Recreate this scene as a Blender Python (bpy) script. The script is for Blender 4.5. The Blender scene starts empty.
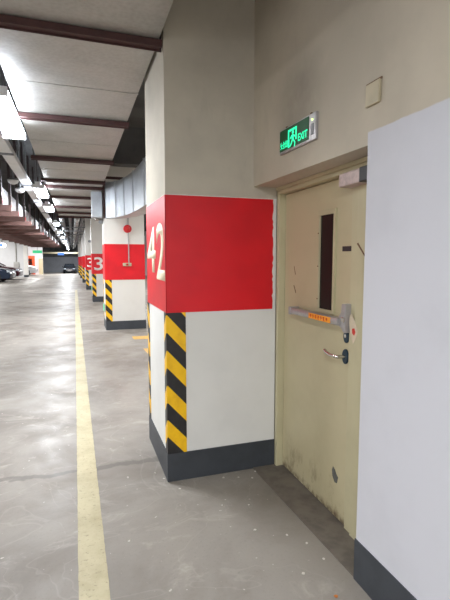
import bpy, bmesh, math, random
from mathutils import Vector, Matrix
random.seed(7)
S = bpy.context.scene
COL = S.collection
PI = math.pi

# ------------------------------------------------------------------ helpers
class MB:
    """collects shapes into one mesh"""
    def __init__(s): s.bm = bmesh.new()
    def box(s, x0, x1, y0, y1, z0, z1, bev=0):
        r = bmesh.ops.create_cube(s.bm, size=1)
        vs = r['verts']
        for v in vs:
            v.co = Vector(((x0+x1)/2+v.co.x*abs(x1-x0), (y0+y1)/2+v.co.y*abs(y1-y0), (z0+z1)/2+v.co.z*abs(z1-z0)))
        if bev:
            es = list({e for v in vs for e in v.link_edges})
            bmesh.ops.bevel(s.bm, geom=es, offset=bev, segments=2, affect='EDGES', profile=.5)
        return s
    def cyl(s, p0, p1, r0, r1=None, n=16, caps=True):
        p0, p1 = Vector(p0), Vector(p1); d = p1-p0
        q = Vector((0, 0, 1)).rotation_difference(d.normalized())
        M = Matrix.Translation((p0+p1)/2) @ q.to_matrix().to_4x4()
        bmesh.ops.create_cone(s.bm, cap_ends=caps, cap_tris=False, segments=n, radius1=r0, radius2=r0 if r1 is None else r1, depth=d.length, matrix=M)
        return s
    def sphere(s, c, r, sx=1, sy=1, sz=1, n=16):
        M = Matrix.Translation(c) @ Matrix.Diagonal((sx, sy, sz, 1))
        bmesh.ops.create_uvsphere(s.bm, u_segments=n, v_segments=max(6, n//2), radius=r, matrix=M)
        return s
    def tube(s, pts, r, n=10):
        pts = [Vector(p) for p in pts]
        for a, b in zip(pts, pts[1:]): s.cyl(a, b, r, n=n)
        for p in pts[1:-1]: s.sphere(p, r, n=n)
        return s
    def prism(s, poly, axis, a, b):
        """poly of 2-D points swept along axis from a to b; axis 'x': (y,z), 'y': (x,z), 'z': (x,y)"""
        def P(u, v, w): return {'x': (w, u, v), 'y': (u, w, v), 'z': (u, v, w)}[axis]
        A = [s.bm.verts.new(P(u, v, a)) for u, v in poly]
        B = [s.bm.verts.new(P(u, v, b)) for u, v in poly]
        n = len(poly)
        s.bm.faces.new(A); s.bm.faces.new(B[::-1])
        for i in range(n):
            s.bm.faces.new((A[i], A[(i+1) % n], B[(i+1) % n], B[i]))
        return s
    def build(s, name, mat, parent=None, loc=None, smooth=False, bevel=0):
        bmesh.ops.recalc_face_normals(s.bm, faces=s.bm.faces)
        if loc is not None:
            bmesh.ops.translate(s.bm, verts=s.bm.verts, vec=-Vector(loc))
        me = bpy.data.meshes.new(name); s.bm.to_mesh(me); s.bm.free()
        if smooth:
            for p in me.polygons: p.use_smooth = True
        o = bpy.data.objects.new(name, me); COL.objects.link(o)
        if mat: me.materials.append(mat)
        if loc is not None: o.location = loc
        if parent: o.parent = parent
        if bevel:
            m = o.modifiers.new('bevel', 'BEVEL'); m.width = bevel; m.segments = 2; m.limit_method = 'ANGLE'
        if smooth:
            m = o.modifiers.new('edges', 'EDGE_SPLIT'); m.split_angle = math.radians(40)
        return o

def tag(o, label=None, cat=None, group=None, kind=None):
    if label: o['label'] = label
    if cat: o['category'] = cat
    if group: o['group'] = group
    if kind: o['kind'] = kind
    return o

def thing(name, label, cat, loc=(0, 0, 0), group=None):
    o = bpy.data.objects.new(name, None); COL.objects.link(o); o.location = loc
    o.empty_display_size = .1
    return tag(o, label, cat, group)

def kids(o): return [c for c in bpy.data.objects if c.parent == o]
def copy_tree(o, parent=None):
    c = o.copy(); COL.objects.link(c)
    if parent: c.parent = parent
    for k in kids(o): copy_tree(k, c)
    return c

def struct(o, label=None, cat=None): return tag(o, label, cat, None, 'structure')

# ------------------------------------------------------------------ materials
def lin(c):
    return tuple(((v/255)/12.92 if v/255 <= .04045 else ((v/255+.055)/1.055)**2.4) for v in c)+(1,)

def N(nt, t, **kw):
    n = nt.nodes.new(t)
    for k, v in kw.items():
        if k.startswith('i_'): n.inputs[k[2:].replace('_', ' ')].default_value = v
        else: setattr(n, k, v)
    return n

def base_mat(name, rough=.6, metal=0):
    m = bpy.data.materials.new(name); m.use_nodes = True
    nt = m.node_tree; b = nt.nodes['Principled BSDF']
    b.inputs['Roughness'].default_value = rough; b.inputs['Metallic'].default_value = metal
    return m, nt, b

def noise(nt, vec, scale, detail=4, rough=.6, dist=0):
    n = N(nt, 'ShaderNodeTexNoise'); n.inputs['Scale'].default_value = scale
    n.inputs['Detail'].default_value = detail; n.inputs['Roughness'].default_value = rough; n.inputs['Distortion'].default_value = dist
    nt.links.new(vec, n.inputs['Vector']); return n.outputs['Fac']

def ramp(nt, fac, p0, p1):
    r = N(nt, 'ShaderNodeMapRange'); r.inputs['From Min'].default_value = p0; r.inputs['From Max'].default_value = p1
    r.interpolation_type = 'SMOOTHSTEP'
    nt.links.new(fac, r.inputs['Value']); return r.outputs['Result']

def mixc(nt, fac, a, b):
    m = N(nt, 'ShaderNodeMix', data_type='RGBA')
    for sock, v in ((m.inputs[6], a), (m.inputs[7], b)):
        if isinstance(v, tuple): sock.default_value = v
        else: nt.links.new(v, sock)
    if isinstance(fac, (int, float)): m.inputs[0].default_value = fac
    else: nt.links.new(fac, m.inputs[0])
    return m.outputs[2]

def math_(nt, op, a, b=None, c=None):
    m = N(nt, 'ShaderNodeMath', operation=op)
    for i, v in enumerate((a, b, c)):
        if v is None: continue
        if isinstance(v, (int, float)): m.inputs[i].default_value = v
        else: nt.links.new(v, m.inputs[i])
    return m.outputs[0]

def pos(nt): return N(nt, 'ShaderNodeNewGeometry').outputs['Position']
def objco(nt): return N(nt, 'ShaderNodeTexCoord').outputs['Object']
def xyz(nt, v):
    s = N(nt, 'ShaderNodeSeparateXYZ'); nt.links.new(v, s.inputs[0]); return s.outputs
def scaled(nt, v, sc):
    m = N(nt, 'ShaderNodeMapping'); m.inputs['Scale'].default_value = sc; nt.links.new(v, m.inputs['Vector']); return m.outputs[0]
def bump(nt, b, h, strength, dist=.01):
    n = N(nt, 'ShaderNodeBump'); n.inputs['Strength'].default_value = strength; n.inputs['Distance'].default_value = dist
    nt.links.new(h, n.inputs['Height']); nt.links.new(n.outputs[0], b.inputs['Normal'])

def plain(name, c, rough=.6, metal=0, var=.12, scale=6, c2=None, bmp=0):
    """colour with a soft procedural mottling"""
    m, nt, b = base_mat(name, rough, metal)
    v = objco(nt)
    f = noise(nt, v, scale)
    a = lin(c); d = lin(c2) if c2 else tuple(x*(1-var*2) for x in a[:3])+(1,)
    nt.links.new(mixc(nt, ramp(nt, f, .35, .7), a, d), b.inputs['Base Color'])
    if bmp: bump(nt, b, noise(nt, v, scale*12), bmp, .003)
    return m

def glow(name, c, strength):
    m, nt, b = base_mat(name, .5)
    b.inputs['Base Color'].default_value = lin(c)
    b.inputs['Emission Color'].default_value = lin(c); b.inputs['Emission Strength'].default_value = strength
    return m

def floor_mat():
    m, nt, b = base_mat('worn_polished_concrete', .3)
    p = pos(nt); s = xyz(nt, p)
    big = noise(nt, p, .9, 6, .62, .4)
    c = mixc(nt, ramp(nt, big, .38, .68), lin((154, 148, 140)), lin((124, 117, 109)))
    streak = noise(nt, scaled(nt, p, (1.0, 1.8, 1)), 1.6, 8, .7, 1.2)
    c = mixc(nt, math_(nt, 'MULTIPLY', ramp(nt, streak, .55, .72), .55), c, lin((195, 188, 178)))
    fine = noise(nt, p, 60, 4, .7)
    c = mixc(nt, math_(nt, 'MULTIPLY', ramp(nt, fine, .52, .75), .22), c, lin((96, 90, 84)))
    # vein-like scratches
    vein = math_(nt, 'ABSOLUTE', math_(nt, 'SUBTRACT', noise(nt, p, 1.5, 3, .5, 1.5), .5))
    c = mixc(nt, math_(nt, 'MULTIPLY', math_(nt, 'SUBTRACT', 1, ramp(nt, vein, .0, .012)), .10), c, lin((205, 198, 188)))
    spk = noise(nt, p, 28, 2, .5)
    c = mixc(nt, math_(nt, 'MULTIPLY', ramp(nt, spk, .71, .76), .7), c, lin((214, 208, 198)))
    # joints filled dark
    wob = math_(nt, 'MULTIPLY', math_(nt, 'SUBTRACT', noise(nt, p, 1.4, 5, .7), .5), .30)
    for yj, w, k in ((3.27, .045, .45), (20.7, .10, .45), (11.8, .05, .16)):
        dj = math_(nt, 'ABSOLUTE', math_(nt, 'SUBTRACT', math_(nt, 'ADD', s[1], wob), yj))
        c = mixc(nt, math_(nt, 'MULTIPLY', math_(nt, 'SUBTRACT', 1, ramp(nt, dj, w*.45, w)), k), c, lin((82, 78, 76)))
    # browner and darker towards the right wall
    g = ramp(nt, s[0], .75, 1.35)
    c = mixc(nt, math_(nt, 'MULTIPLY', g, .38), c, lin((104, 96, 84)))
    nt.links.new(c, b.inputs['Base Color'])
    r = N(nt, 'ShaderNodeMapRange'); r.inputs['From Min'].default_value = .35; r.inputs['From Max'].default_value = .7
    r.inputs['To Min'].default_value = .34; r.inputs['To Max'].default_value = .58
    nt.links.new(noise(nt, p, 3.0, 5), r.inputs['Value']); nt.links.new(r.outputs[0], b.inputs['Roughness'])
    b.inputs['Specular IOR Level'].default_value = .22
    bump(nt, b, noise(nt, p, 5, 4, .55), .10, .02)
    return m

def wall_mat(name, zsplit, low, high, soot=None, ymax=None):
    """fresh white paint up to zsplit, grey unpainted plaster above"""
    m, nt, b = base_mat(name, .75)
    p = pos(nt); s = xyz(nt, p)
    n1 = noise(nt, p, 1.4, 5, .6)
    hi = mixc(nt, ramp(nt, n1, .35, .7), lin(high), tuple(x*.82 for x in lin(high)[:3])+(1,))
    st = noise(nt, scaled(nt, p, (1, 1, .3)), 5, 6, .65)
    hi = mixc(nt, math_(nt, 'MULTIPLY', ramp(nt, st, .58, .8), .22), hi, lin((104, 96, 84)))
    if soot:
        d = N(nt, 'ShaderNodeVectorMath', operation='DISTANCE'); d.inputs[1].default_value = soot
        nt.links.new(scaled(nt, p, (1, 1, 1)), d.inputs[0])
        f = math_(nt, 'MULTIPLY', math_(nt, 'SUBTRACT', 1, ramp(nt, d.outputs['Value'], .05, .38)), .42)
        f = math_(nt, 'MULTIPLY', f, math_(nt, 'ADD', .35, noise(nt, p, 7)))
        hi = mixc(nt, f, hi, lin((72, 66, 60)))
    n2 = noise(nt, p, 2.2, 5, .6)
    lo = mixc(nt, ramp(nt, n2, .4, .75), lin(low), tuple(x*.93 for x in lin(low)[:3])+(1,))
    edge = math_(nt, 'ADD', s[2], math_(nt, 'MULTIPLY', math_(nt, 'SUBTRACT', noise(nt, p, 14, 3), .5), .012))
    f = ramp(nt, edge, zsplit-.004, zsplit+.004)
    if ymax is not None: f = math_(nt, 'MAXIMUM', f, ramp(nt, s[1], ymax-.003, ymax+.003))
    nt.links.new(mixc(nt, f, lo, hi), b.inputs['Base Color'])
    bump(nt, b, noise(nt, p, 22, 4), .12, .004)
    return m

def stripe_mat(period=.2424, phase=0., sx=1, sy=1):
    """yellow and black diagonal hazard bands, mirrored across the corner (object origin = corner)"""
    m, nt, b = base_mat('hazard_stripes', .45)
    o = objco(nt); s = xyz(nt, o)
    k = math_(nt, 'ADD', math_(nt, 'ABSOLUTE', s[0]), math_(nt, 'ABSOLUTE', s[1]))
    t = math_(nt, 'ADD', s[2], math_(nt, 'MULTIPLY', k, 1.1))
    fr = math_(nt, 'FRACT', math_(nt, 'ADD', math_(nt, 'DIVIDE', t, period), phase))
    f = math_(nt, 'LESS_THAN', fr, .5)
    n = noise(nt, o, 9, 4)
    yel = mixc(nt, ramp(nt, n, .4, .75), lin((246, 194, 10)), lin((226, 170, 8)))
    blk = mixc(nt, ramp(nt, n, .4, .75), lin((34, 32, 34)), lin((48, 46, 46)))
    nt.links.new(mixc(nt, f, blk, yel), b.inputs['Base Color'])
    return m

def red_mat():
    m, nt, b = base_mat('red_gloss_paint', .42)
    p = pos(nt)
    n = noise(nt, p, 2.2, 4, .5)
    c = mixc(nt, ramp(nt, n, .35, .7), lin((222, 12, 30)), lin((204, 6, 26)))
    nt.links.new(c, b.inputs['Base Color'])
    bump(nt, b, noise(nt, scaled(nt, p, (1, 1, .4)), 30, 3), .08, .003)
    return m

def galv_mat(name='galvanised_sheet', c=(172, 170, 164), rough=.5, metal=.45):
    m, nt, b = base_mat(name, rough, metal)
    p = objco(nt)
    n = noise(nt, p, 1.8, 5, .6)
    col = mixc(nt, ramp(nt, n, .35, .7), lin(c), tuple(x*.78 for x in lin(c)[:3])+(1,))
    n2 = noise(nt, scaled(nt, p, (1, 5, 1)), 3, 6, .7)
    col = mixc(nt, math_(nt, 'MULTIPLY', ramp(nt, n2, .55, .75), .3), col, lin((140, 124, 106)))
    v = N(nt, 'ShaderNodeTexVoronoi'); v.inputs['Scale'].default_value = 40; nt.links.new(p, v.inputs['Vector'])
    col = mixc(nt, math_(nt, 'MULTIPLY', v.outputs['Distance'], .15), col, lin((235, 235, 235)))
    nt.links.new(col, b.inputs['Base Color'])
    bump(nt, b, n, .25, .03)
    return m

def door_mat():
    m, nt, b = base_mat('olive_cream_enamel', .42)
    p = pos(nt); s = xyz(nt, p)
    n = noise(nt, p, 2.0, 4)
    c = mixc(nt, ramp(nt, n, .35, .7), lin((194, 184, 150)), lin((184, 174, 140)))
    # rust and grime gathering at the bottom
    low = math_(nt, 'SUBTRACT', 1, ramp(nt, s[2], .02, .36))
    g = math_(nt, 'MULTIPLY', low, ramp(nt, noise(nt, scaled(nt, p, (1, 1, .55)), 9, 6, .7), .50, .68))
    c = mixc(nt, math_(nt, 'MULTIPLY', g, .75), c, lin((112, 88, 58)))
    low2 = math_(nt, 'SUBTRACT', 1, ramp(nt, s[2], .012, .07))
    g2 = math_(nt, 'MULTIPLY', low2, ramp(nt, noise(nt, p, 24, 5, .7), .38, .6))
    c = mixc(nt, math_(nt, 'MULTIPLY', g2, .85), c, lin((80, 58, 40)))
    nt.links.new(c, b.inputs['Base Color'])
    return m

def line_mat(name, c, c2):
    m, nt, b = base_mat(name, .5)
    p = pos(nt); s = xyz(nt, p)
    n = noise(nt, p, 3.0, 6, .7)
    col = mixc(nt, ramp(nt, n, .38, .7), lin(c), lin(c2))
    sp = noise(nt, scaled(nt, p, (1, 1.4, 1)), 38, 4, .65)
    col = mixc(nt, math_(nt, 'MULTIPLY', ramp(nt, sp, .57, .68), .6), col, lin((128, 116, 92)))
    nt.links.new(col, b.inputs['Base Color'])
    return m

M = dict(
    floor=floor_mat(),
    wall=wall_mat('white_wall_paint', 2.10, (200, 200, 206), (194, 184, 166), (1.24, 2.30, 2.42), 1.692),
    pillar=wall_mat('pillar_paint', 1.968, (222, 221, 217), (196, 188, 172)),
    pillar_far=wall_mat('far_pillar_paint', 9, (222, 219, 213), (200, 200, 190)),
    whitewall=wall_mat('plain_white_wall', 9, (206, 206, 206), (200, 200, 190)),
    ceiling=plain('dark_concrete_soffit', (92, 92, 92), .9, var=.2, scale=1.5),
    beam=plain('pale_concrete_beam', (205, 203, 198), .8, var=.08, scale=2),
    red=red_mat(), numeral=plain('cream_numeral_paint', (240, 226, 196), .5, var=.03),
    white_numeral=plain('white_numeral_paint', (246, 236, 232), .5, var=.02),
    skirt=plain('charcoal_skirting_paint', (60, 64, 70), .5, var=.1, scale=8),
    stripe=stripe_mat(phase=.0), sill=plain('dark_cement_sill', (112, 104, 94), .8, var=.18, scale=9, bmp=.3),
    galv=galv_mat(), galv2=galv_mat('bright_galvanised_sheet', (196, 202, 208), .45, .35),
    galvdark=galv_mat('dusty_galvanised_pipe', (120, 122, 126), .5, .4),
    brown=plain('red_oxide_steel', (72, 42, 40), .6, var=.14, scale=8),
    brown2=plain('pale_red_oxide_steel', (116, 86, 80), .55, var=.12, scale=5),
    rod=plain('dark_threaded_steel', (70, 60, 60), .5, .5),
    door=door_mat(), frame=plain('cream_frame_enamel', (194, 186, 152), .45, var=.05, scale=3),
    silver=plain('brushed_silver_metal', (176, 172, 172), .35, .35, var=.07, scale=20),
    chrome=plain('polished_chrome', (205, 202, 196), .2, .9, var=.03),
    teal=plain('dark_teal_metal', (38, 62, 78), .4, .3, var=.1, scale=30),
    dark=plain('dark_plastic', (36, 36, 38), .5, var=.1), black=plain('black_rubber', (20, 20, 21), .7, var=.1),
    glassdark=plain('dark_wired_glass', (40, 36, 34), .3, var=.06, scale=3),
    sticker=plain('orange_sticker', (246, 160, 40), .5, var=.03), redink=plain('red_ink', (200, 40, 24), .5, var=.02),
    pinkfilm=plain('pinkish_plastic_film', (196, 176, 172), .45, var=.14, scale=30),
    scuff=plain('brown_scuff', (112, 84, 62), .8, var=.1), bare=plain('bare_grey_primer', (96, 96, 92), .7, var=.15, scale=40),
    paper=plain('torn_paper', (214, 198, 174), .8, var=.06, scale=30),
    plate=plain('ivory_plastic_plate', (182, 170, 142), .5, var=.06), whiteplastic=plain('white_enamel', (222, 224, 226), .4, var=.04),
    whitepipe=plain('white_foil_lagging', (226, 226, 230), .5, var=.06, scale=3), redpipe=plain('red_pipe_paint', (176, 40, 36), .45, var=.06),
    signgreen=glow('dark_green_sign_face', (4, 70, 34), .16), siglit=glow('lit_green_glyph', (40, 240, 170), .85),
    tube=glow('lit_fluorescent_tube', (236, 244, 255), 30), led=glow('tiny_green_light', (200, 255, 120), 2),
    greensign=glow('far_green_sign_face', (60, 190, 130), .6), bluesign=glow('far_blue_sign_face', (90, 140, 220), .7),
    bluewhite=glow('lit_white_sign_face', (240, 244, 250), 1.0),
    yellow=line_mat('pale_yellow_road_paint', (190, 180, 144), (170, 158, 122)),
    amber=line_mat('amber_road_paint', (222, 172, 70), (190, 150, 80)),
    shutter=plain('slate_shutter_paint', (140, 142, 148), .6, var=.08, scale=1), orange=plain('orange_red_paint', (222, 84, 40), .6, var=.06),
    carblue=plain('dark_blue_car_paint', (34, 46, 66), .25, .3, var=.04), carred=plain('dark_red_car_paint', (72, 26, 34), .25, .3, var=.04),
    carwhite=plain('white_car_paint', (226, 226, 228), .3, var=.03), carblack=plain('black_car_paint', (36, 38, 44), .25, .3, var=.04),
    carglass=plain('tinted_car_glass', (34, 38, 44), .1, var=.03), lamp=plain('car_lamp_lens', (190, 198, 206), .2, var=.05),
    taillamp=plain('red_lamp_lens', (190, 40, 40), .3, var=.03), alarm=plain('red_alarm_plastic', (196, 30, 40), .45, var=.04),
    flake=plain('pale_paint_chip', (206, 200, 190), .8, var=.06), beige=plain('beige_door_paint', (196, 184, 150), .6, var=.04),
    leaf=plain('dry_orange_leaf', (196, 116, 48), .8, var=.1),
)

# ------------------------------------------------------------------ camera
cam_d = bpy.data.cameras.new('camera'); cam = bpy.data.objects.new('camera', cam_d); COL.objects.link(cam)
H = 1.55
cam_d.sensor_fit = 'VERTICAL'; cam_d.sensor_height = 24; cam_d.lens = 440/600*24
cam_d.clip_start = .05; cam_d.clip_end = 300
cam.location = (0, 0, H)
cam.rotation_euler = (math.radians(90-5.45), 0, math.radians(-18.75))
S.camera = cam

# ------------------------------------------------------------------ setting
XW, XF, XD = 1.24, 1.375, 1.425         # wall face, door frame face, door leaf face
YP0, YP1, XP = 2.90, 3.69, .571        # pillar 42
ZC = 4.2
fl = MB()
prof = [(-8, 0), (46, 0), (66, -.78), (80, -.78), (80, -1.1), (66, -1.1), (46, -.3), (-8, -.3)]
fl.prism(prof, 'x', -10, 6.2)
struct(fl.build('floor', M['floor']), 'worn polished grey concrete floor of the parking garage', 'floor')
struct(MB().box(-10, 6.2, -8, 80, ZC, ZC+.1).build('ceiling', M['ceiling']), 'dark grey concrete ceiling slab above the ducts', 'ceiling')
w = MB().box(XW, XW+1.3, -3, 1.69, 0, ZC)                       # near wall
w.prism([(XW, 1.69), (1.195, YP0), (1.195, YP0+.35), (XW+1.3, YP0+.35), (XW+1.3, 1.69)], 'z', 2.045, ZC)                     # lintel over the recess, running behind the pillar corner
w.box(1.55, XW+1.3, 1.69, YP0, 0, 2.045)                        # back of the recess
w.box(1.46, XW+1.3, YP0+.35, YP1-.02, 0, ZC)
struct(w.build('wall_right', M['wall']), 'white painted wall with bare grey plaster above, around the steel door', 'wall')
struct(MB().box(XW-.006, XW+.02, -3, 1.694, 0, .205).build('baseboard_right', M['skirt']), 'charcoal painted skirting at the foot of the near white wall', 'baseboard')
struct(MB().prism([(XW, 1.69), (1.56, 1.69), (1.56, YP0-.004), (1.20, YP0-.004)], 'z', -.02, .006).build('trim_1', M['sill']), 'dark cement threshold strip in front of the steel door', 'threshold')
struct(MB().box(6, 6.2, YP1, 48, 0, ZC).box(1.46, 6.2, YP1-.02, YP1+.1, 0, ZC).build('wall_bay', M['whitewall']), 'white wall at the back of the parking bays on the right', 'wall')
struct(MB().box(-10.2, -10, -8, 46, 0, ZC).build('wall_left', M['whitewall']), 'white wall along the left side of the garage', 'wall')
# far left bay wall, wall beyond it and the dark end
struct(MB().box(-10, -3.95, 39.7, 40, 0, ZC).build('wall_left_bay', M['whitewall']), 'pale wall behind the parked cars on the far left', 'wall')
struct(MB().box(-10, -2.95, 46, 46.3, 0, ZC).box(-5.6, -5.4, 46.3, 76, -1, ZC).build('wall_far_left', M['whitewall']), 'white wall left of the dark far end of the aisle', 'wall')
struct(MB().box(1.5, 6, 48, 48.3, 0, ZC).box(1.5, 1.7, 48, 76, -1, ZC).build('wall_far_right', M['whitewall']), 'white wall right of the dark far end of the aisle', 'wall')
wf = MB().box(-6, 2, 76, 76.3, -1, 1.72)
for i in range(22): wf.box(-5.6+i*.34, -5.54+i*.34, 75.97, 76, -.78, 1.6)
struct(wf.build('wall_far', M['shutter']), 'slate grey ribbed wall closing the far end of the aisle', 'wall')
struct(MB().box(-6, 2, 76, 76.3, 1.72, ZC).build('wall_far_upper', M['ceiling']), 'dark grey upper wall above the ribbed far wall', 'wall')  # same dark concrete colour as the ceiling slab
struct(MB().box(-5.4, 1.5, 52, 52.3, 2.03, 2.2).build('trim_2', M['plate']), 'cream height bar spanning the far end of the aisle', 'beam')
struct(MB().box(.3, 6, 9.35, 9.685, 3.46, ZC).build('trim_3', M['ceiling']), 'dark concrete beam above the second column', 'beam')
for i in range(4, 9):
    pass
for n, y in ((4, 19.5), (5, 26), (6, 33), (7, 40)):
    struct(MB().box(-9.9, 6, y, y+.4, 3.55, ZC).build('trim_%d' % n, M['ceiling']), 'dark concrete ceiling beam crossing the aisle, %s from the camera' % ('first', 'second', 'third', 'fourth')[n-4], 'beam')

# ------------------------------------------------------------------ road paint
def strip(poly_l, poly_r, z=.0025):
    bm = MB()
    A = [bm.bm.verts.new((x, y, z)) for x, y in poly_l]; B = [bm.bm.verts.new((x, y, z)) for x, y in poly_r]
    for i in range(len(A)-1): bm.bm.faces.new((A[i], B[i], B[i+1], A[i+1]))
    return bm
L, R_ = [], []
y = .9
while y < 22.5:
    L.append((-.030-.0006*y+random.uniform(-.0015, .0015), y)); R_.append((.111-.0025*y+random.uniform(-.0015, .0015), y)); y += .035 if y < 5 else .15
tag(strip(L, R_).build('lane_line', M['yellow']), 'long pale yellow lane line painted along the grey floor', 'line')
tag(strip([(1.02, 8.4), (1.02, 8.75)], [(5.6, 8.4), (5.6, 8.75)]).build('bay_line', M['amber']), 'amber bay line on the floor before the second column, the farther', 'line', 'bay lines behind the red column')
tag(strip([(1.08, 6.9), (1.06, 7.5)], [(5.6, 6.9), (5.6, 7.5)]).build('bay_line', M['amber']), 'amber bay line on the floor just behind the column numbered 42', 'line', 'bay lines behind the red column')

# ------------------------------------------------------------------ text
def text_mesh(name, body, mat, parent, origin, xdir, updir, width=None, height=None, depth=.002, fill_gap=True, fat=0):
    cu = bpy.data.curves.new('text_tmp', 'FONT'); cu.body = body; cu.size = 1; cu.extrude = .0; cu.offset = fat
    to = bpy.data.objects.new('text_tmp', cu); COL.objects.link(to)
    dg = bpy.context.evaluated_depsgraph_get()
    me = bpy.data.meshes.new_from_object(to.evaluated_get(dg))
    bpy.data.objects.remove(to); bpy.data.curves.remove(cu)
    xs = [v.co.x for v in me.vertices]; ys = [v.co.y for v in me.vertices]
    x0, x1, y0, y1 = min(xs), max(xs), min(ys), max(ys)
    sy = (height/(y1-y0)) if height else 1; sx = (width/(x1-x0)) if width else sy
    xd, ud = Vector(xdir), Vector(updir); nd = xd.cross(ud); og = Vector(origin)
    bm = bmesh.new(); bm.from_mesh(me)
    for v in bm.verts:
        v.co = og + xd*((v.co.x-x0)*sx) + ud*((v.co.y-y0)*sy)
    r = bmesh.ops.extrude_face_region(bm, geom=bm.faces[:])
    bmesh.ops.translate(bm, verts=[g for g in r['geom'] if isinstance(g, bmesh.types.BMVert)], vec=nd*depth)
    bmesh.ops.recalc_face_normals(bm, faces=bm.faces)
    bm.to_mesh(me); bm.free(); me.name = name
    me.materials.clear(); me.materials.append(mat)
    o = bpy.data.objects.new(name, me); COL.objects.link(o)
    if parent: o.parent = parent
    return o

# ------------------------------------------------------------------ columns
def guard(parent, cx, cy, sx, sy, z0, z1, wdt=.13, phase=0.0):
    """L-shaped striped corner guard; corner at (cx,cy), legs run towards sx in x and sy in y"""
    t = .005
    g = MB()
    pts = [(cx-sx*t, cy-sy*t), (cx+sx*wdt, cy-sy*t), (cx+sx*wdt, cy), (cx, cy), (cx, cy+sy*.07), (cx-sx*t, cy+sy*.07)]
    g.prism(pts, 'z', z0, z1)
    return g.build('corner_guard', M['stripe'], parent, loc=(cx, cy, z0+phase))

def column(x0, x1, y0, y1, r0, r1, label, mat, skirt=.2, first=False):
    t = thing('concrete_column', label, 'column')
    MB().box(x0, x1, y0, y1, 0, ZC).build('shaft', mat, t)
    e = .004
    rbm = MB()
    if first:
        edge = [(1.346+random.uniform(-.006, .005), r0+(r1-r0)*k/40) for k in range(41)]
        rbm.prism([(x0-e, r1), (x0-e, r0)]+edge, 'y', y0-e, y0-.0005)
        rbm.box(x0-e, x0-.0005, y0-e, y1, r0, r1)
    else: rbm.box(x0-e, x1+e, y0-e, y1+e, r0, r1)
    rbm.build('red_band', M['red'], t)
    MB().box(x0-.008, x1+(0 if first else .008), y0-.008, y1+.008, 0, skirt).build('skirting', M['skirt'], t)
    guard(t, x0, y0, 1, 1, skirt, r0, phase=.127)
    guard(t, x0, y1, 1, -1, skirt, r0, phase=.127)
    return t
c42 = column(XP, 1.372, YP0, YP1, 1.183, 1.963, 'nearest square column with red band numbered 42 beside the steel door', M['pillar'], .2, True)
text_mesh('numeral', '4', M['numeral'], c42, (XP-.0035, 3.655, 1.440), (0, -1, 0), (0, 0, 1), .385, .345, .001, fat=.02)
text_mesh('numeral', '2', M['numeral'], c42, (XP-.0035, 3.235, 1.395), (0, -1, 0), (0, 0, 1), .315, .40, .001, fat=.02)
cols = [(.60, 9.7, 1.083, 1.846, 'second column from the camera, red band carrying a small alarm box'),
        (.56, 16.2, .989, 1.70, 'third column from the camera, number 3 on its red band'),
        (.49, 22.6, .97, 1.68, 'fourth column from the camera, number 3 half hidden behind the next'),
        (.42, 29.2, .95, 1.66, 'fifth column from the camera along the aisle'),
        (.35, 35.6, .95, 1.66, 'sixth column from the camera along the aisle'),
        (.28, 42.0, .95, 1.66, 'farthest red banded column along the aisle')]
CO = []
for x0, y0, r0, r1, lab in cols:
    CO.append(column(x0, x0+.84, y0, y0+.72, r0, r1, lab, M['pillar_far'], .19))
for i in (1, 2):
    x0, y0, r0, r1, _ = cols[i]
    text_mesh('numeral', '3', M['white_numeral'], CO[i], (x0+.07, y0-.005, r0+.13), (1, 0, 0), (0, 0, 1), .30, .46, fat=.012)

# red alarm sounder and call point on the second column
a = thing('fire_alarm', 'round red alarm sounder with conduit on the second column', 'alarm', (1.08, 9.68, 2.17))
MB().cyl((0, .02, 0), (0, -.05, 0), .085, n=24).build('sounder', M['alarm'], a)
MB().sphere((0, -.05, 0), .05, 1, .5, 1).build('lens', M['taillamp'], a, smooth=True)
for z0, z1 in ((.08, .9), (-.08, -.72)): MB().cyl((.02, .008, z0), (.02, .008, z1), .012).build('conduit', M['silver'], a)
b = thing('call_point', 'small ivory call point plate on the second column red band', 'switch', (1.06, 9.69, 1.41))
MB().box(-.09, .09, -.03, .008, -.035, .035, .006).build('plate', M['plate'], b)
MB().box(-.025, .025, -.034, -.028, -.02, .02).build('button', M['alarm'], b)
# small green guide signs and horn speakers on the aisle faces of two columns
for i, wd in ((0, 'second'), (1, 'third')):
    x0, y0 = cols[i][:2]
    g = thing('guide_sign', 'small green exit guide sign low on the %s column' % wd, 'sign', (x0-.012, y0+.35, .46), 'low guide signs on the columns')
    MB().box(-.012, .012, -.17, .17, -.09, .09, .004).build('sign_body', M['silver'], g)
    MB().box(-.016, -.012, -.15, .15, -.07, .07).build('sign_face', M['greensign'], g)
    h = thing('horn_speaker', 'dark horn speaker on a bracket high on the %s column' % wd, 'speaker', (x0, y0+.3, (2.33, 2.14)[i]), 'horn speakers on the columns')
    MB().box(-.03, 0, -.02, .02, -.05, .05).build('bracket', M['silver'], h)
    MB().cyl((-.055, .05, 0), (-.055, -.05, 0), .022, .045).build('horn', M['galvdark'], h)
    MB().cyl((-.055, .05, 0), (-.055, .09, 0), .03).build('driver', M['dark'], h)

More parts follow.
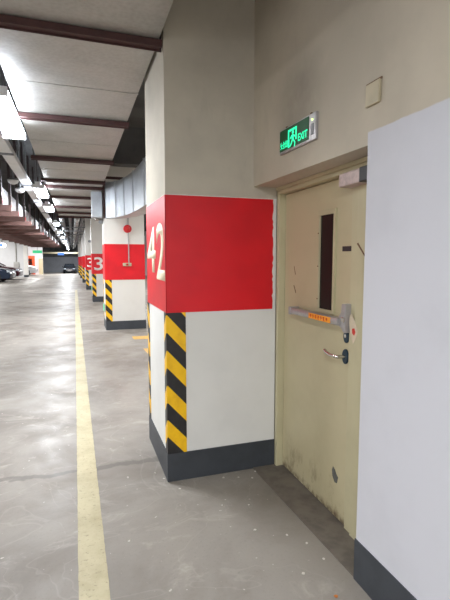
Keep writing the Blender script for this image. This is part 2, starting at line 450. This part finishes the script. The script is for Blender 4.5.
# ------------------------------------------------------------------ steel door
d = thing('door_1', 'cream steel fire door with push bar, in the recess beside the red column', 'door')
d['kind'] = 'structure'
Y0, Y1 = 2.05, 2.862
fr = MB()
fr.box(XF, 1.55, Y1, YP0-.004, .0, 2.045); fr.box(XD-.008, 1.55, 1.70, Y0, .0, 2.045); fr.box(XF, 1.55, Y0, Y1, 1.998, 2.045)
fr.box(XD-.018, XD-.008, 1.70, 1.985, .0, 1.998)
fr.box(XF, 1.55, 1.70, Y0, 1.998, 2.045)
fr.box(XF-.012, XF, 1.70, YP0-.004, 2.022, 2.045)
fr.build('door_frame', M['frame'], d, bevel=.003)
lf = MB().box(XD, XD+.05, Y0+.004, Y1-.004, .012, 1.994).build('door_leaf', M['door'], d, bevel=.002)
vf = MB()
vy0, vy1, vz0, vz1 = 2.205, 2.392, 1.222, 1.835
vf.box(XD-.013, XD, vy0, vy0+.017, vz0, vz1).box(XD-.013, XD, vy1-.017, vy1, vz0, vz1).box(XD-.013, XD, vy0+.017, vy1-.017, vz1-.03, vz1).box(XD-.013, XD, vy0+.017, vy1-.017, vz0, vz0+.02)
vp = vf.build('vision_frame', M['frame'], d)
MB().box(XD-.002, XD, vy0+.017, vy1-.017, vz0+.02, vz1-.03).build('glass_pane', M['glassdark'], vp)
for z in (1.3, 1.5, 1.7): MB().cyl((XD-.016, vy1-.008, z), (XD-.013, vy1-.008, z), .004, n=8).build('screw', M['scuff'], vp)
# push bar
pb = MB()
pb.prism([(XD-.062, 1.178), (XD-.068, 1.192), (XD-.068, 1.206), (XD-.062, 1.218), (XD-.02, 1.218), (XD-.02, 1.178)], 'y', 2.08, 2.635)
pb.box(XD-.02, XD, 2.15, 2.18, 1.18, 1.215).box(XD-.02, XD, 2.58, 2.61, 1.18, 1.215)
bar = pb.build('push_bar', M['silver'], d, bevel=.003)
MB().box(XD-.07, XD-.0, 2.635, 2.665, 1.172, 1.224, .005).build('end_cap', M['silver'], bar)
MB().box(XD-.0695, XD-.067, 2.145, 2.39, 1.182, 1.215).build('warning_sticker', M['sticker'], bar)
ink = MB()
for k in range(7):                                            # a row of small red printed characters, too blurred to read
    yk = 2.372-.030*k
    ink.box(XD-.071, XD-.0695, yk-.017, yk, 1.205, 1.208).box(XD-.071, XD-.0695, yk-.017, yk, 1.197, 1.2).box(XD-.071, XD-.0695, yk-.011, yk-.007, 1.189, 1.209)
    if k % 2: ink.box(XD-.071, XD-.0695, yk-.017, yk-.002, 1.188, 1.191)
ink.build('sticker_print', M['redink'], bar)
hp = [(2.04, 1.140), (2.034, 1.300), (2.072, 1.300), (2.078, 1.25), (2.10, 1.226), (2.10, 1.172), (2.075, 1.165), (2.052, 1.140)]
MB().prism(hp, 'x', XD-.046, XD).build('latch_case', M['silver'], d, bevel=.008)
MB().box(XD-.056, XD-.046, 2.038, 2.062, 1.20, 1.228, .003).build('latch_bolt', M['chrome'], bar)
# lock cylinder and lever
def oval(y, z, ry, rz, x0, x1):
    return MB().prism([(y+ry*math.cos(t*PI/12), z+rz*math.sin(t*PI/12)) for t in range(24)], 'x', x0, x1)
lc = oval(2.075, 1.112, .024, .034, XD-.012, XD).build('lock_cylinder', M['teal'], d, bevel=.003)
MB().cyl((XD-.016, 2.075, 1.118), (XD-.012, 2.075, 1.118), .011).build('keyhole', M['chrome'], lc)
lv = oval(2.08, 1.000, .027, .042, XD-.012, XD).build('handle_rose', M['teal'], d, bevel=.003)
MB().tube([(XD-.01, 2.08, 1.0), (XD-.055, 2.085, 1.0), (XD-.06, 2.11, 1.0), (XD-.058, 2.16, .998), (XD-.056, 2.20, 1.004), (XD-.052, 2.222, 1.012)], .010).build('lever', M['chrome'], lv, smooth=True)
MB().box(XD-.004, XD, 2.055, 2.14, 1.587, 1.615, .001).build('door_plate', M['dark'], d)
# box at the top of the latch side
cb = MB().box(XD-.08, XD, 1.90, 2.075, 1.924, 1.994, .006).build('closer_box', M['pinkfilm'], d)
MB().box(XD-.078, XD-.008, 1.80, 1.90, 1.926, 1.998, .004).build('closer_end', M['dark'], cb)
# scuffs and wear on the door
def mark(name, mat, pts, x):
    m = MB(); m.prism(pts, 'x', x-.0012, x); return m.build(name, mat, d)
mark('scuff_mark', M['scuff'], [(2.716, 1.495), (2.72, 1.493), (2.70, 1.435), (2.695, 1.44)], XD)
mark('scuff_mark', M['scuff'], [(2.716, 1.365), (2.72, 1.36), (2.69, 1.31), (2.686, 1.318)], XD)
mark('paint_chip', M['bare'], [(2.185, .31), (2.195, .285), (2.19, .25), (2.165, .22), (2.14, .225), (2.13, .265), (2.15, .28), (2.165, .30)], XD)
mark('scratch_mark', M['scuff'], [(1.985, 1.625), (1.975, 1.63), (1.905, 1.558), (1.915, 1.556)], XD-.018)
mark('paper_remnant', M['paper'], [(2.03, 1.24), (2.015, 1.25), (1.985, 1.215), (1.955, 1.16), (1.97, 1.12), (1.995, 1.09), (2.025, 1.14), (2.035, 1.2)], XD-.018)
mark('stamp_remnant', M['redink'], [(2.005, 1.17), (1.985, 1.175), (1.975, 1.155), (1.985, 1.135), (2.003, 1.145)], XD-.0192)

# ------------------------------------------------------------------ exit sign over the door
ex = thing('exit_sign', 'lit green exit sign mounted on the wall above the steel door', 'sign')
ey0, ey1, ez0, ez1 = 2.14, 2.542, 2.17, 2.312
ex.location = (0, 0, 0)
MB().box(XW-.03, XW, ey0, ey1, ez0, ez1, .004).build('sign_body', M['silver'], ex)
MB().box(XW-.032, XW-.03, ey0+.068, ey1-.008, ez0+.014, ez1-.008).build('sign_face', M['signgreen'], ex)
MB().box(XW-.033, XW-.03, ey0+.022, ey0+.045, ez0+.03, ez1-.055).build('indicator_panel', M['galvdark'], ex)
MB().sphere((XW-.031, ey0+.034, ez1-.034), .005).build('indicator_lamp', M['led'], ex)
xs = XW-.032
text_mesh('sign_characters', '安全出口', M['siglit'], ex, (xs, 2.524, 2.197), (0, -1, 0), (0, 0, 1), .108, .042, .001, fat=.012)
text_mesh('sign_word', 'EXIT', M['siglit'], ex, (xs, 2.318, 2.200), (0, -1, 0), (0, 0, 1), .098, .040, .001, fat=.012)
pg = MB()
def sg(u, v): return (2.432-u, 2.188+v)
def quad(*uv): pg.prism([sg(u, v) for u, v in uv], 'x', xs-.0012, xs)
quad((0, 0), (.012, 0), (.012, .10), (0, .10)); quad((.012, .088), (.098, .088), (.098, .10), (.012, .10)); quad((.086, .03), (.098, .03), (.098, .088), (.086, .088))
c0 = sg(.056, .077); pg.prism([(c0[0]+.010*math.cos(k*PI/6), c0[1]+.010*math.sin(k*PI/6)) for k in range(12)], 'x', xs-.0014, xs)
quad((.040, .064), (.060, .066), (.066, .036), (.046, .032)); quad((.042, .064), (.046, .055), (.028, .044), (.022, .050))
quad((.060, .064), (.062, .054), (.082, .046), (.084, .054)); quad((.046, .036), (.056, .034), (.040, .012), (.030, .016))
quad((.030, .016), (.040, .012), (.022, .0), (.012, .004)); quad((.056, .038), (.066, .036), (.084, .018), (.076, .012)); quad((.076, .012), (.084, .018), (.080, -.006), (.070, -.006))
pg.build('running_figure', M['siglit'], ex)
for yy in (2.20, 2.47): MB().box(XW-.02, XW, yy, yy+.014, ez1-.002, ez1+.012).build('mounting_clip', M['scuff'], ex)
ex.rotation_euler = (0, 0, .037); ex.location = (.080, -.092, 0)

sw = thing('cover_plate', 'blank ivory cover plate high on the bare wall above the door', 'plate', (XW, 1.655, 2.252))
MB().box(-.014, 0, -.047, .047, -.047, .047, .004).build('plate_face', M['plate'], sw)
MB().box(-.006, 0, -.050, .050, .046, .054).build('plate_top_rim', M['scuff'], sw)  # dark rim strip along the top edge of the plate

# ------------------------------------------------------------------ main duct, its hangers, branch duct
ZD = 2.93
du = thing('air_duct', 'wide galvanised air duct hung along the aisle ceiling', 'duct')
MB().box(-.46, .545, -4, 16.2, ZD, ZD+.55).build('duct_body', M['galv'], du)
for yy in (2.0, 3.9, 5.75, 7.5, 9.7, 11.6, 14.6):
    MB().box(-.463, .548, yy-.005, yy+.005, ZD-.004, ZD+.553).build('seam', M['galv'], du)
ordn = ['first', 'second', 'third', 'fourth', 'fifth', 'sixth', 'seventh', 'eighth', 'ninth', 'tenth', 'eleventh', 'twelfth', 'thirteenth', 'fourteenth', 'fifteenth', 'sixteenth', 'seventeenth', 'eighteenth', 'nineteenth', 'twentieth']
def hanger(label):
    t = thing('duct_hanger', label, 'hanger', (0, 0, ZD), 'brown hangers under the main duct')
    MB().box(-.52, .564, -.025, .025, -.048, -.005).box(-.52, .564, .020, .025, -.06, -.0).build('crossbar', M['brown'], t)
    for x in (-.49, .557):
        MB().cyl((x, 0, -.07), (x, 0, ZC-ZD), .006, n=8).build('rod', M['rod'], t)
    return t
h0 = hanger('brown steel hanger bar under the duct, first and nearest to the camera')
hy = [2.925, 4.72, 6.6, 8.4, 9.1, 10.6, 12.6, 14.2, 15.6]
for i, yy in enumerate(hy):
    t = h0 if i == 0 else copy_tree(h0)
    t.location = (0, yy, ZD)
    if i: t['label'] = 'brown steel hanger bar under the duct, %s from the camera' % ordn[i]
# branch duct: concave quarter turn in front of the second column
br = thing('branch_duct', 'curved ribbed galvanised branch duct in front of the second column', 'duct')
cx_, cy_, rx, ry, th = .50, 6.0, .55, 3.3, .30
inner, outer = [], []
n = 9
for i in range(n+1):
    t = 1.483*(1-i/n)
    ct_, st_ = max(0, math.cos(t))**.7, max(0, math.sin(t))**.7
    inner.append((cx_+rx*ct_, cy_+ry*st_)); outer.append((cx_+(rx+th)*ct_, cy_+(ry+th)*st_))
inner.append((cx_+rx, 4.2)); outer.append((cx_+rx+th, 4.2))
MB().prism(inner+outer[::-1], 'z', 2.36, 3.06).build('duct_elbow', M['galv2'], br)
for i in range(0, n+1, 2):
    MB().cyl((inner[i][0], inner[i][1], 2.354), (inner[i][0], inner[i][1], 3.07), .020, n=6).build('seam_rib', M['galv2'], br)
MB().box(.36, .57, 9.65, 9.9, 2.40, 2.92).build('duct_collar', M['galv2'], br)
MB().box(.45, .575, 9.9, 10.4, 2.38, 2.90).build('duct_collar', M['galv'], br)
po = thing('support_post', 'brown angle steel post holding the end of the curved branch duct', 'post')
MB().box(.565, .60, 9.15, 9.158, 2.34, ZC).box(.565, .573, 9.12, 9.158, 2.34, ZC).build('angle_leg', M['brown'], po)
MB().box(.565, .95, 9.12, 9.15, 3.10, 3.15).build('angle_arm', M['brown'], po)

# ------------------------------------------------------------------ fluorescent row
def lx(y): return -.525-.005*max(y, 0)
ZL = 2.78
def fixture():
    t = thing('fluorescent_light', 'x', 'light', (0, 0, ZL), 'fluorescent row along the aisle')
    MB().box(-.045, .045, -.66, .66, .03, .085, .006).build('housing', M['whiteplastic'], t)
    pf = [(.105*math.cos(PI*k/10), .03-.055*math.sin(PI*k/10)) for k in range(11)]
    MB().prism(pf, 'y', -.64, .64).build('glare_diffuser', M['tube'], t)  # glowing lens made broad to take in the glare around the tubes
    for y in (-.66, .64): MB().box(-.11, .11, y, y+.02, -.03, .04, .004).build('end_cap', M['whiteplastic'], t)
    for y in (-.5, .5): MB().cyl((-.02, y, .085), (-.02, y, ZC-ZL), .006, n=8).build('rod', M['rod'], t)
    return t
fy = [-4.5, -.7, 4.4, 9.05, 11.9, 17.2, 22.5, 28, 33.5, 39, 44.5, 51, 58, 65, 71]  # battens behind the camera and at the far end are added for brightness
f0 = fixture()
LAMPS = []
for i, yy in enumerate(fy):
    t = f0 if i == 0 else copy_tree(f0)
    t.location = (lx(yy), yy, ZL)
    t['label'] = ('unseen fluorescent batten added well behind the camera', 'unseen fluorescent batten added just behind the camera', 'glaring fluorescent batten at the left edge, the nearest one in view')[i] if i < 3 else '%s glowing fluorescent batten along the aisle, counting from the camera' % ordn[i-2]
    LAMPS.append((lx(yy), yy, ZL))
# cable tray beside the lights
ct = thing('cable_tray', 'pale metal cable tray running beside the fluorescent row', 'tray', (-.76, 0, 2.89)); ct.rotation_euler = (0, 0, .005)
MB().prism([(.07, 0), (-.07, 0), (-.07, .08), (-.06, .08), (-.06, .01), (.06, .01), (.06, .08), (.07, .08)], 'y', -4, 45).build('tray_channel', M['whiteplastic'], ct)
for yy in [1.2+2.6*k for k in range(16)]:
    MB().box(-.085, .085, yy-.02, yy+.02, -.022, 0).cyl((0, yy, -.005), (0, yy, ZC-2.89), .006, n=6).build('tray_hanger', M['galvdark'], ct)
ct2 = thing('cable_ladder', 'dark cable ladder full of cables left of the pale tray', 'tray', (0, 0, 3.15))
cl = MB().box(-1.045, -1.025, -4, 7, 0, .1).box(-.915, -.895, -4, 7, 0, .1)
for k in range(22): cl.box(-1.03, -.91, -4+.5*k, -3.96+.5*k, .01, .04)
cl.build('ladder_frame', M['galvdark'], ct2)
for yy in (-2, 2, 6): MB().box(-1.05, -.89, yy-.02, yy+.02, -.02, 0).cyl((-.97, yy, -.01), (-.97, yy, ZC-3.15), .008, n=6).build('ladder_hanger', M['rod'], ct2)
for k in range(3): MB().cyl((-1.0+.03*k, -4, .056), (-1.0+.03*k, 7, .056), .015, n=8).build('cable', M['dark'], ct2, smooth=True)
# dome lamps
for i, (xx, yy) in enumerate(((-.90, 7.9), (-.905, 8.9))):
    t = thing('dome_lamp', 'white dome lamp hung left of the lights, the %s one' % ('nearer', 'farther')[i], 'lamp', (xx, yy, 2.79), 'pair of white domes')
    prof = [(.0, 0), (.05, -.004), (.095, -.03), (.115, -.07), (.12, -.10)]
    dm = MB().sphere((0, 0, 0), .085, 1, 1, .8, 20)
    bmesh.ops.bisect_plane(dm.bm, geom=dm.bm.verts[:]+dm.bm.edges[:]+dm.bm.faces[:], plane_co=(0, 0, 0), plane_no=(0, 0, 1), clear_outer=True)
    dm.build('dome', M['whiteplastic'], t, smooth=True)
    MB().cyl((0, 0, -.002), (0, 0, .03), .09, .06, n=20).build('cap', M['galvdark'], t)
    MB().cyl((0, 0, .03), (0, 0, ZC-2.79), .014).build('stem', M['galvdark'], t)

# pipes along the aisle beyond the duct
for i, (xx, zz, r, mt, lab) in enumerate(((-.42, 3.0, .09, 'galvdark', 'thick grey pipe under the far ceiling, left of the group'), (-.12, 3.2, .07, 'galvdark', 'grey pipe under the far ceiling, second from the left of the group'),
        (.12, 3.0, .10, 'galv', 'paler thick pipe under the far ceiling, in the middle of the group'), (.36, 3.15, .06, 'galvdark', 'thin grey pipe under the far ceiling beside the column row'))):
    t = thing('ceiling_pipe', lab, 'pipe', (0, 0, 0), 'pipes along the far ceiling')
    MB().cyl((xx, 16.6, zz), (xx-.3, 70, zz), r, n=14).build('pipe', M[mt], t, smooth=True)
    for k in range(8): 
        yk = 18.3+4.7*k; xk = xx-.3*(yk-16.6)/53.4
        MB().cyl((xk, yk-.06, zz), (xk, yk+.06, zz), r+.012, n=14).build('coupling', M['galvdark'], t)
for k in range(9):
    yy = 19.6+3.2*k+(0 if k else .4)
    t = thing('pipe_bracket', 'dark steel bracket under the far ceiling pipes, %s from the camera' % ordn[k], 'bracket', (0, yy, 0), 'brackets under the far pipes')
    MB().box(-.47, .45, -.03, .03, 2.83, 2.87).build('crossbar', M['galvdark'], t)
    for x in (-.45, .43): MB().cyl((x, 0, 2.85), (x, 0, ZC), .012, n=6).build('rod', M['rod'], t)

# ------------------------------------------------------------------ left pipe rack
def rack_bar():
    t = thing('rack_crossbar', 'x', 'crossbar', (0, 0, 2.4), 'brown crossbars of the left pipe rack')
    MB().prism([(-.05, 0), (.05, 0), (.05, .11), (.04, .11), (.04, .012), (-.04, .012), (-.04, .11), (-.05, .11)], 'x', -3.3, -1.07).build('channel', M['brown2'], t)
    MB().box(-1.115, -1.07, -.04, .04, .11, ZC-2.4).build('post', M['rod'], t)
    MB().box(-3.3, -3.255, -.04, .04, .11, ZC-2.4).build('post', M['rod'], t)
    MB().box(-1.07, -1.064, -.03, .03, .02, .09).build('end_plate', M['taillamp'], t)
    return t
rb = rack_bar()
ry_ = [7.0, 7.9, 9.0, 10.1, 11.4, 12.8, 14.3, 16.0, 17.8, 19.7, 21.7, 23.8, 26, 28.3, 30.7, 33.2, 35.8, 38.2]
for i, yy in enumerate(ry_):
    t = rb if i == 0 else copy_tree(rb)
    t.location = (0, yy, 2.4); t['label'] = 'brown channel crossbar of the left pipe rack, %s from the camera' % ordn[i]
wp = thing('lagged_pipe', 'fat white lagged pipe lying on the left rack', 'pipe')
MB().cyl((-1.45, 6.3, 2.75), (-1.45, 39.4, 2.75), .23, n=24).build('lagging', M['whitepipe'], wp, smooth=True)
for k in range(16): MB().cyl((-1.45, 7.4+2*k-.02, 2.75), (-1.45, 7.4+2*k+.02, 2.75), .235, n=24).build('band', M['galvdark'], wp)
for i, (xx, r, mt, lab) in enumerate(((-1.86, .11, 'redpipe', 'red sprinkler pipe on the left rack beside the fat white pipe'), (-2.25, .13, 'galvdark', 'grey steel pipe in the middle of the left rack'), (-2.7, .2, 'whitepipe', 'white pipe on the outer side of the left rack'))):
    t = thing('rack_pipe', lab, 'pipe', (0, 0, 0))
    MB().cyl((xx, 6.4, 2.525+r), (xx, 39.4, 2.525+r), r, n=18).build('pipe', M[mt], t, smooth=True)
    for k in range(10): MB().cyl((xx, 8.4+3*k, 2.525+r), (xx, 8.55+3*k, 2.525+r), r+.012, n=18).build('coupling', M[mt], t)

# hanging signs
s = thing('hanging_sign', 'round ended white sign with blue panel hung at far left', 'sign', (-3.62, 24.5, 2.18))
MB().prism([(-.35, -.125), (.28, -.125), (.36, -.09), (.40, 0), (.36, .09), (.28, .125), (-.35, .125)], 'y', -.03, .03).build('sign_board', M['bluewhite'], s)
MB().box(-.33, .22, -.034, -.03, -.05, .07).build('blue_panel', M['bluesign'], s)
for x in (-.2, .2): MB().cyl((x, 0, .125), (x, 0, 2.02), .012, n=6).build('hanging_rod', M['rod'], s)
s = thing('hanging_exit_sign', 'small green sign hung above the far left bay', 'sign', (-2.45, 33.2, 1.98))
MB().box(-.3, .3, -.03, .03, -.1, .1).build('sign_board', M['greensign'], s); MB().cyl((0, 0, .1), (0, 0, .42), .012, n=6).build('hanging_rod', M['rod'], s)
s = thing('lane_sign', 'pale blue lit sign hung over the far end of the aisle', 'sign', (-1.39, 50, 1.98))
MB().box(-.32, .32, -.04, .04, -.13, .13).build('sign_board', M['bluesign'], s); MB().cyl((0, 0, .13), (0, 0, 2.2), .012, n=6).build('hanging_rod', M['rod'], s)

# far left: post, conduit box, orange doorway, beige door
p = thing('bay_post', 'white post at the corner of the far left bay', 'post', (-3.78, 39.2, 0))
MB().box(-.16, .16, -.16, .16, 0, ZC).build('shaft', M['pillar_far'], p); MB().box(-.17, .17, -.17, .17, 0, .18).build('skirting', M['skirt'], p)
p = thing('conduit_box', 'grey junction box with conduit on the far left bay wall', 'box', (-4.55, 39.66, 1.0))
MB().box(-.2, .2, -.08, .038, -.22, .22, .01).build('box_body', M['galv'], p); MB().cyl((0, -.015, .22), (0, -.015, 3.2), .05, n=10).build('conduit', M['galv'], p)
p = thing('orange_cabinet', 'orange red cabinet with dark shelves against the far white wall', 'cabinet', (-3.95, 45.7, 0))
MB().box(-.3, -.22, -.25, .29, 0, 1.75).box(.1, .3, -.25, .29, 0, 1.75).box(-.22, .1, .2, .29, 0, 1.75).box(-.22, .1, -.25, .29, 1.5, 1.75).build('carcass', M['orange'], p)
for z in (.3, .65, 1.0, 1.3): MB().box(-.22, .1, -.22, .2, z, z+.06).build('shelf', M['dark'], p)
dd = thing('door_2', 'beige door in the far white wall', 'door', (-3.15, 46, 0)); dd['kind'] = 'structure'
MB().box(-.16, .2, -.04, 0, 0, 1.5).build('door_leaf', M['beige'], dd); MB().sphere((.12, -.06, .8), .03).build('knob', M['silver'], dd)

# ------------------------------------------------------------------ cars
def car(label, paint, loc, rz, lamp=True, Lx=4.5, Wd=1.76, Ht=1.45):
    t = thing('car', label, 'car', loc); t.rotation_euler = (0, 0, rz)
    h = Wd/2; k = Ht/1.45
    body = [(-2.2, .32), (-2.25, .6), (-2.18, .92), (-1.6, 1.0), (.75, .98), (1.75, .86), (2.15, .72), (2.25, .52), (2.2, .24), (1.8, .22), (-1.9, .22)]
    m = MB()
    # body sides tumble in towards the top
    def ring(y, sc): return [m.bm.verts.new((x*Lx/4.5*(1 if abs(y) < h else .985), y, (z-.22)*sc+.22)) for x, z in body]
    rings = [ring(-h, .93), ring(-h*.82, 1), ring(h*.82, 1), ring(h, .93)]
    nb = len(body)
    for A, B in zip(rings, rings[1:]):
        for i in range(nb): m.bm.faces.new((A[i], A[(i+1) % nb], B[(i+1) % nb], B[i]))
    m.bm.faces.new(rings[0]); m.bm.faces.new(rings[-1][::-1])
    m.build('body', paint, t, bevel=.05)
    ca = [(-1.75, .98), (-1.05, 1.40*k), (-.2, 1.45*k), (.35, 1.36*k), (1.05, .97)]
    g = MB(); hb, ht = h*.88, h*.70
    Lf = [g.bm.verts.new((x, -(hb if z < 1 else ht), z)) for x, z in ca]; Rt = [g.bm.verts.new((x, (hb if z < 1 else ht), z)) for x, z in ca]
    for i in range(len(ca)): g.bm.faces.new((Lf[i], Lf[(i+1) % 5], Rt[(i+1) % 5], Rt[i]))
    g.bm.faces.new(Lf); g.bm.faces.new(Rt[::-1])
    g.build('window_glass', M['carglass'], t, bevel=.03)
    rf = MB()
    for i in (1, 2):
        (xa, za), (xb, zb) = ca[i], ca[i+1]
        vs = [rf.bm.verts.new(c) for c in ((xa, -ht*1.02, za+.012), (xb, -ht*1.02, zb+.012), (xb, ht*1.02, zb+.012), (xa, ht*1.02, za+.012))]; rf.bm.faces.new(vs)
    for sy in (-1, 1):
        for xa, za, xb, zb in ((1.08, .97, .35, 1.37*k), (-1.78, .97, -1.05, 1.41*k)):
            rf.tube([(xa, sy*hb*1.01, za), (xb, sy*ht*1.02, zb)], .03, 6)
        rf.tube([(-.35, sy*hb*1.0, .98), (-.35, sy*ht*1.01, 1.44*k)], .03, 6)
    rf.build('roof', paint, t)
    for x in (-1.35, 1.38):
        for sy in (-1, 1):
            w_ = MB().cyl((x, sy*(h-.2), .32), (x, sy*(h+.012), .32), .32, n=24).build('wheel', M['black'], t)
            MB().cyl((x, sy*(h+.005), .32), (x, sy*(h+.025), .32), .2, n=16).build('hub', M['silver'], w_)
    for sy in (-1, 1):
        MB().sphere((2.06, sy*h*.74, .66), .2, .75, 1.2, .6).build('headlamp', M['lamp'], t, smooth=True)
        MB().box(-2.27, -2.1, sy*h*.92-.16*(sy > 0), sy*h*.92+.16*(sy < 0), .68, .86, .02).build('tail_lamp', M['taillamp'], t)
        MB().sphere((.85, sy*(h+.07), .98), .09, .8, 1, .7).build('side_mirror', paint, t, smooth=True)
    MB().box(2.12, 2.27, -h*.5, h*.5, .42, .6, .02).build('grille', M['silver'], t)
    MB().box(2.22, 2.275, -.25, .25, .34, .43, .005).build('number_plate', M['whiteplastic'], t)
    return t
car('dark blue sedan parked at the far left, nearest of the parked cars', M['carblue'], (-6.05, 31.9, 0), -.10)
car('dark red car parked beyond the dark blue sedan at far left', M['carred'], (-6.0, 35.6, 0), -.05)
car('small white car parked behind the white post at far left', M['carwhite'], (-5.45, 42.6, 0), 0)
car('dark car with pale lamps facing us at the far end of the aisle', M['carblack'], (-.86, 73, -.78), -PI/2)

# ------------------------------------------------------------------ litter
def chip(r):
    m = MB(); k = random.randint(4, 6)
    m.prism([(r*random.uniform(.5, 1.1)*math.cos(2*PI*i/k), r*random.uniform(.5, 1.1)*math.sin(2*PI*i/k)) for i in range(k)], 'z', 0, .003)
    return m
spots = [(1.05, 2.80), (.95, 2.83), (1.2, 2.84), (1.14, 2.76), (.62, 2.78), (.545, 2.95), (.50, 3.05), (1.15, 2.0), (1.08, 2.1), (1.17, 1.86), (.93, 2.2), (.99, 2.45), (.83, 2.5), (1.02, 1.8)]
for i, (x, y) in enumerate(spots):
    o = chip(random.uniform(.006, .012)).build('paint_flake', M['flake'], loc=(0, 0, 0)); o.location = (x, y, .0005)
    tag(o, 'tiny pale paint flake on the floor near the column and door', 'flake', 'paint flakes on the floor')
o = chip(.014).build('dry_leaf', M['leaf'], loc=(0, 0, 0)); o.location = (1.09, 1.62, .0005); tag(o, 'tiny orange scrap on the floor by the near wall skirting', 'scrap')

# ------------------------------------------------------------------ light
for i, (x, y, z) in enumerate(LAMPS):
    ld = bpy.data.lights.new('tube_light', 'AREA'); ld.shape = 'RECTANGLE'; ld.size = .16; ld.size_y = 1.2
    ld.energy = 46 if y < 14 else 42 if y < 40 else 150; ld.color = (.96, .98, 1.0)
    lo = bpy.data.objects.new('tube_light', ld); COL.objects.link(lo); lo.location = (x, y, z-.035)
# fill lamps without fixtures, added over the bays to brighten the garage
for x, y, e in ((-6, -4, 160), (-6, 2, 160), (-6, 8, 160), (-6, 14, 160), (-6, 21, 170), (-6, 28, 200), (-6, 36.5, 260), (-3.6, 43, 200), (3.8, 7.0, 130), (3.8, 13, 130), (3.8, 20, 130), (3.8, 30, 130)):
    ld = bpy.data.lights.new('bay_fill_light', 'AREA'); ld.shape = 'RECTANGLE'; ld.size = .3; ld.size_y = 1.3; ld.energy = e
    lo = bpy.data.objects.new('bay_fill_light', ld); COL.objects.link(lo); lo.location = (x, y, 3.4)
wd = bpy.data.worlds.new('world'); S.world = wd; wd.use_nodes = True
bg = wd.node_tree.nodes['Background']; bg.inputs[0].default_value = (1, .985, .96, 1); bg.inputs[1].default_value = 1.0
S.view_settings.view_transform = 'Standard'; S.view_settings.look = 'None'
S.view_settings.exposure = 0.45
M['glassdark'].node_tree.nodes['Principled BSDF'].inputs['Specular IOR Level'].default_value = .12
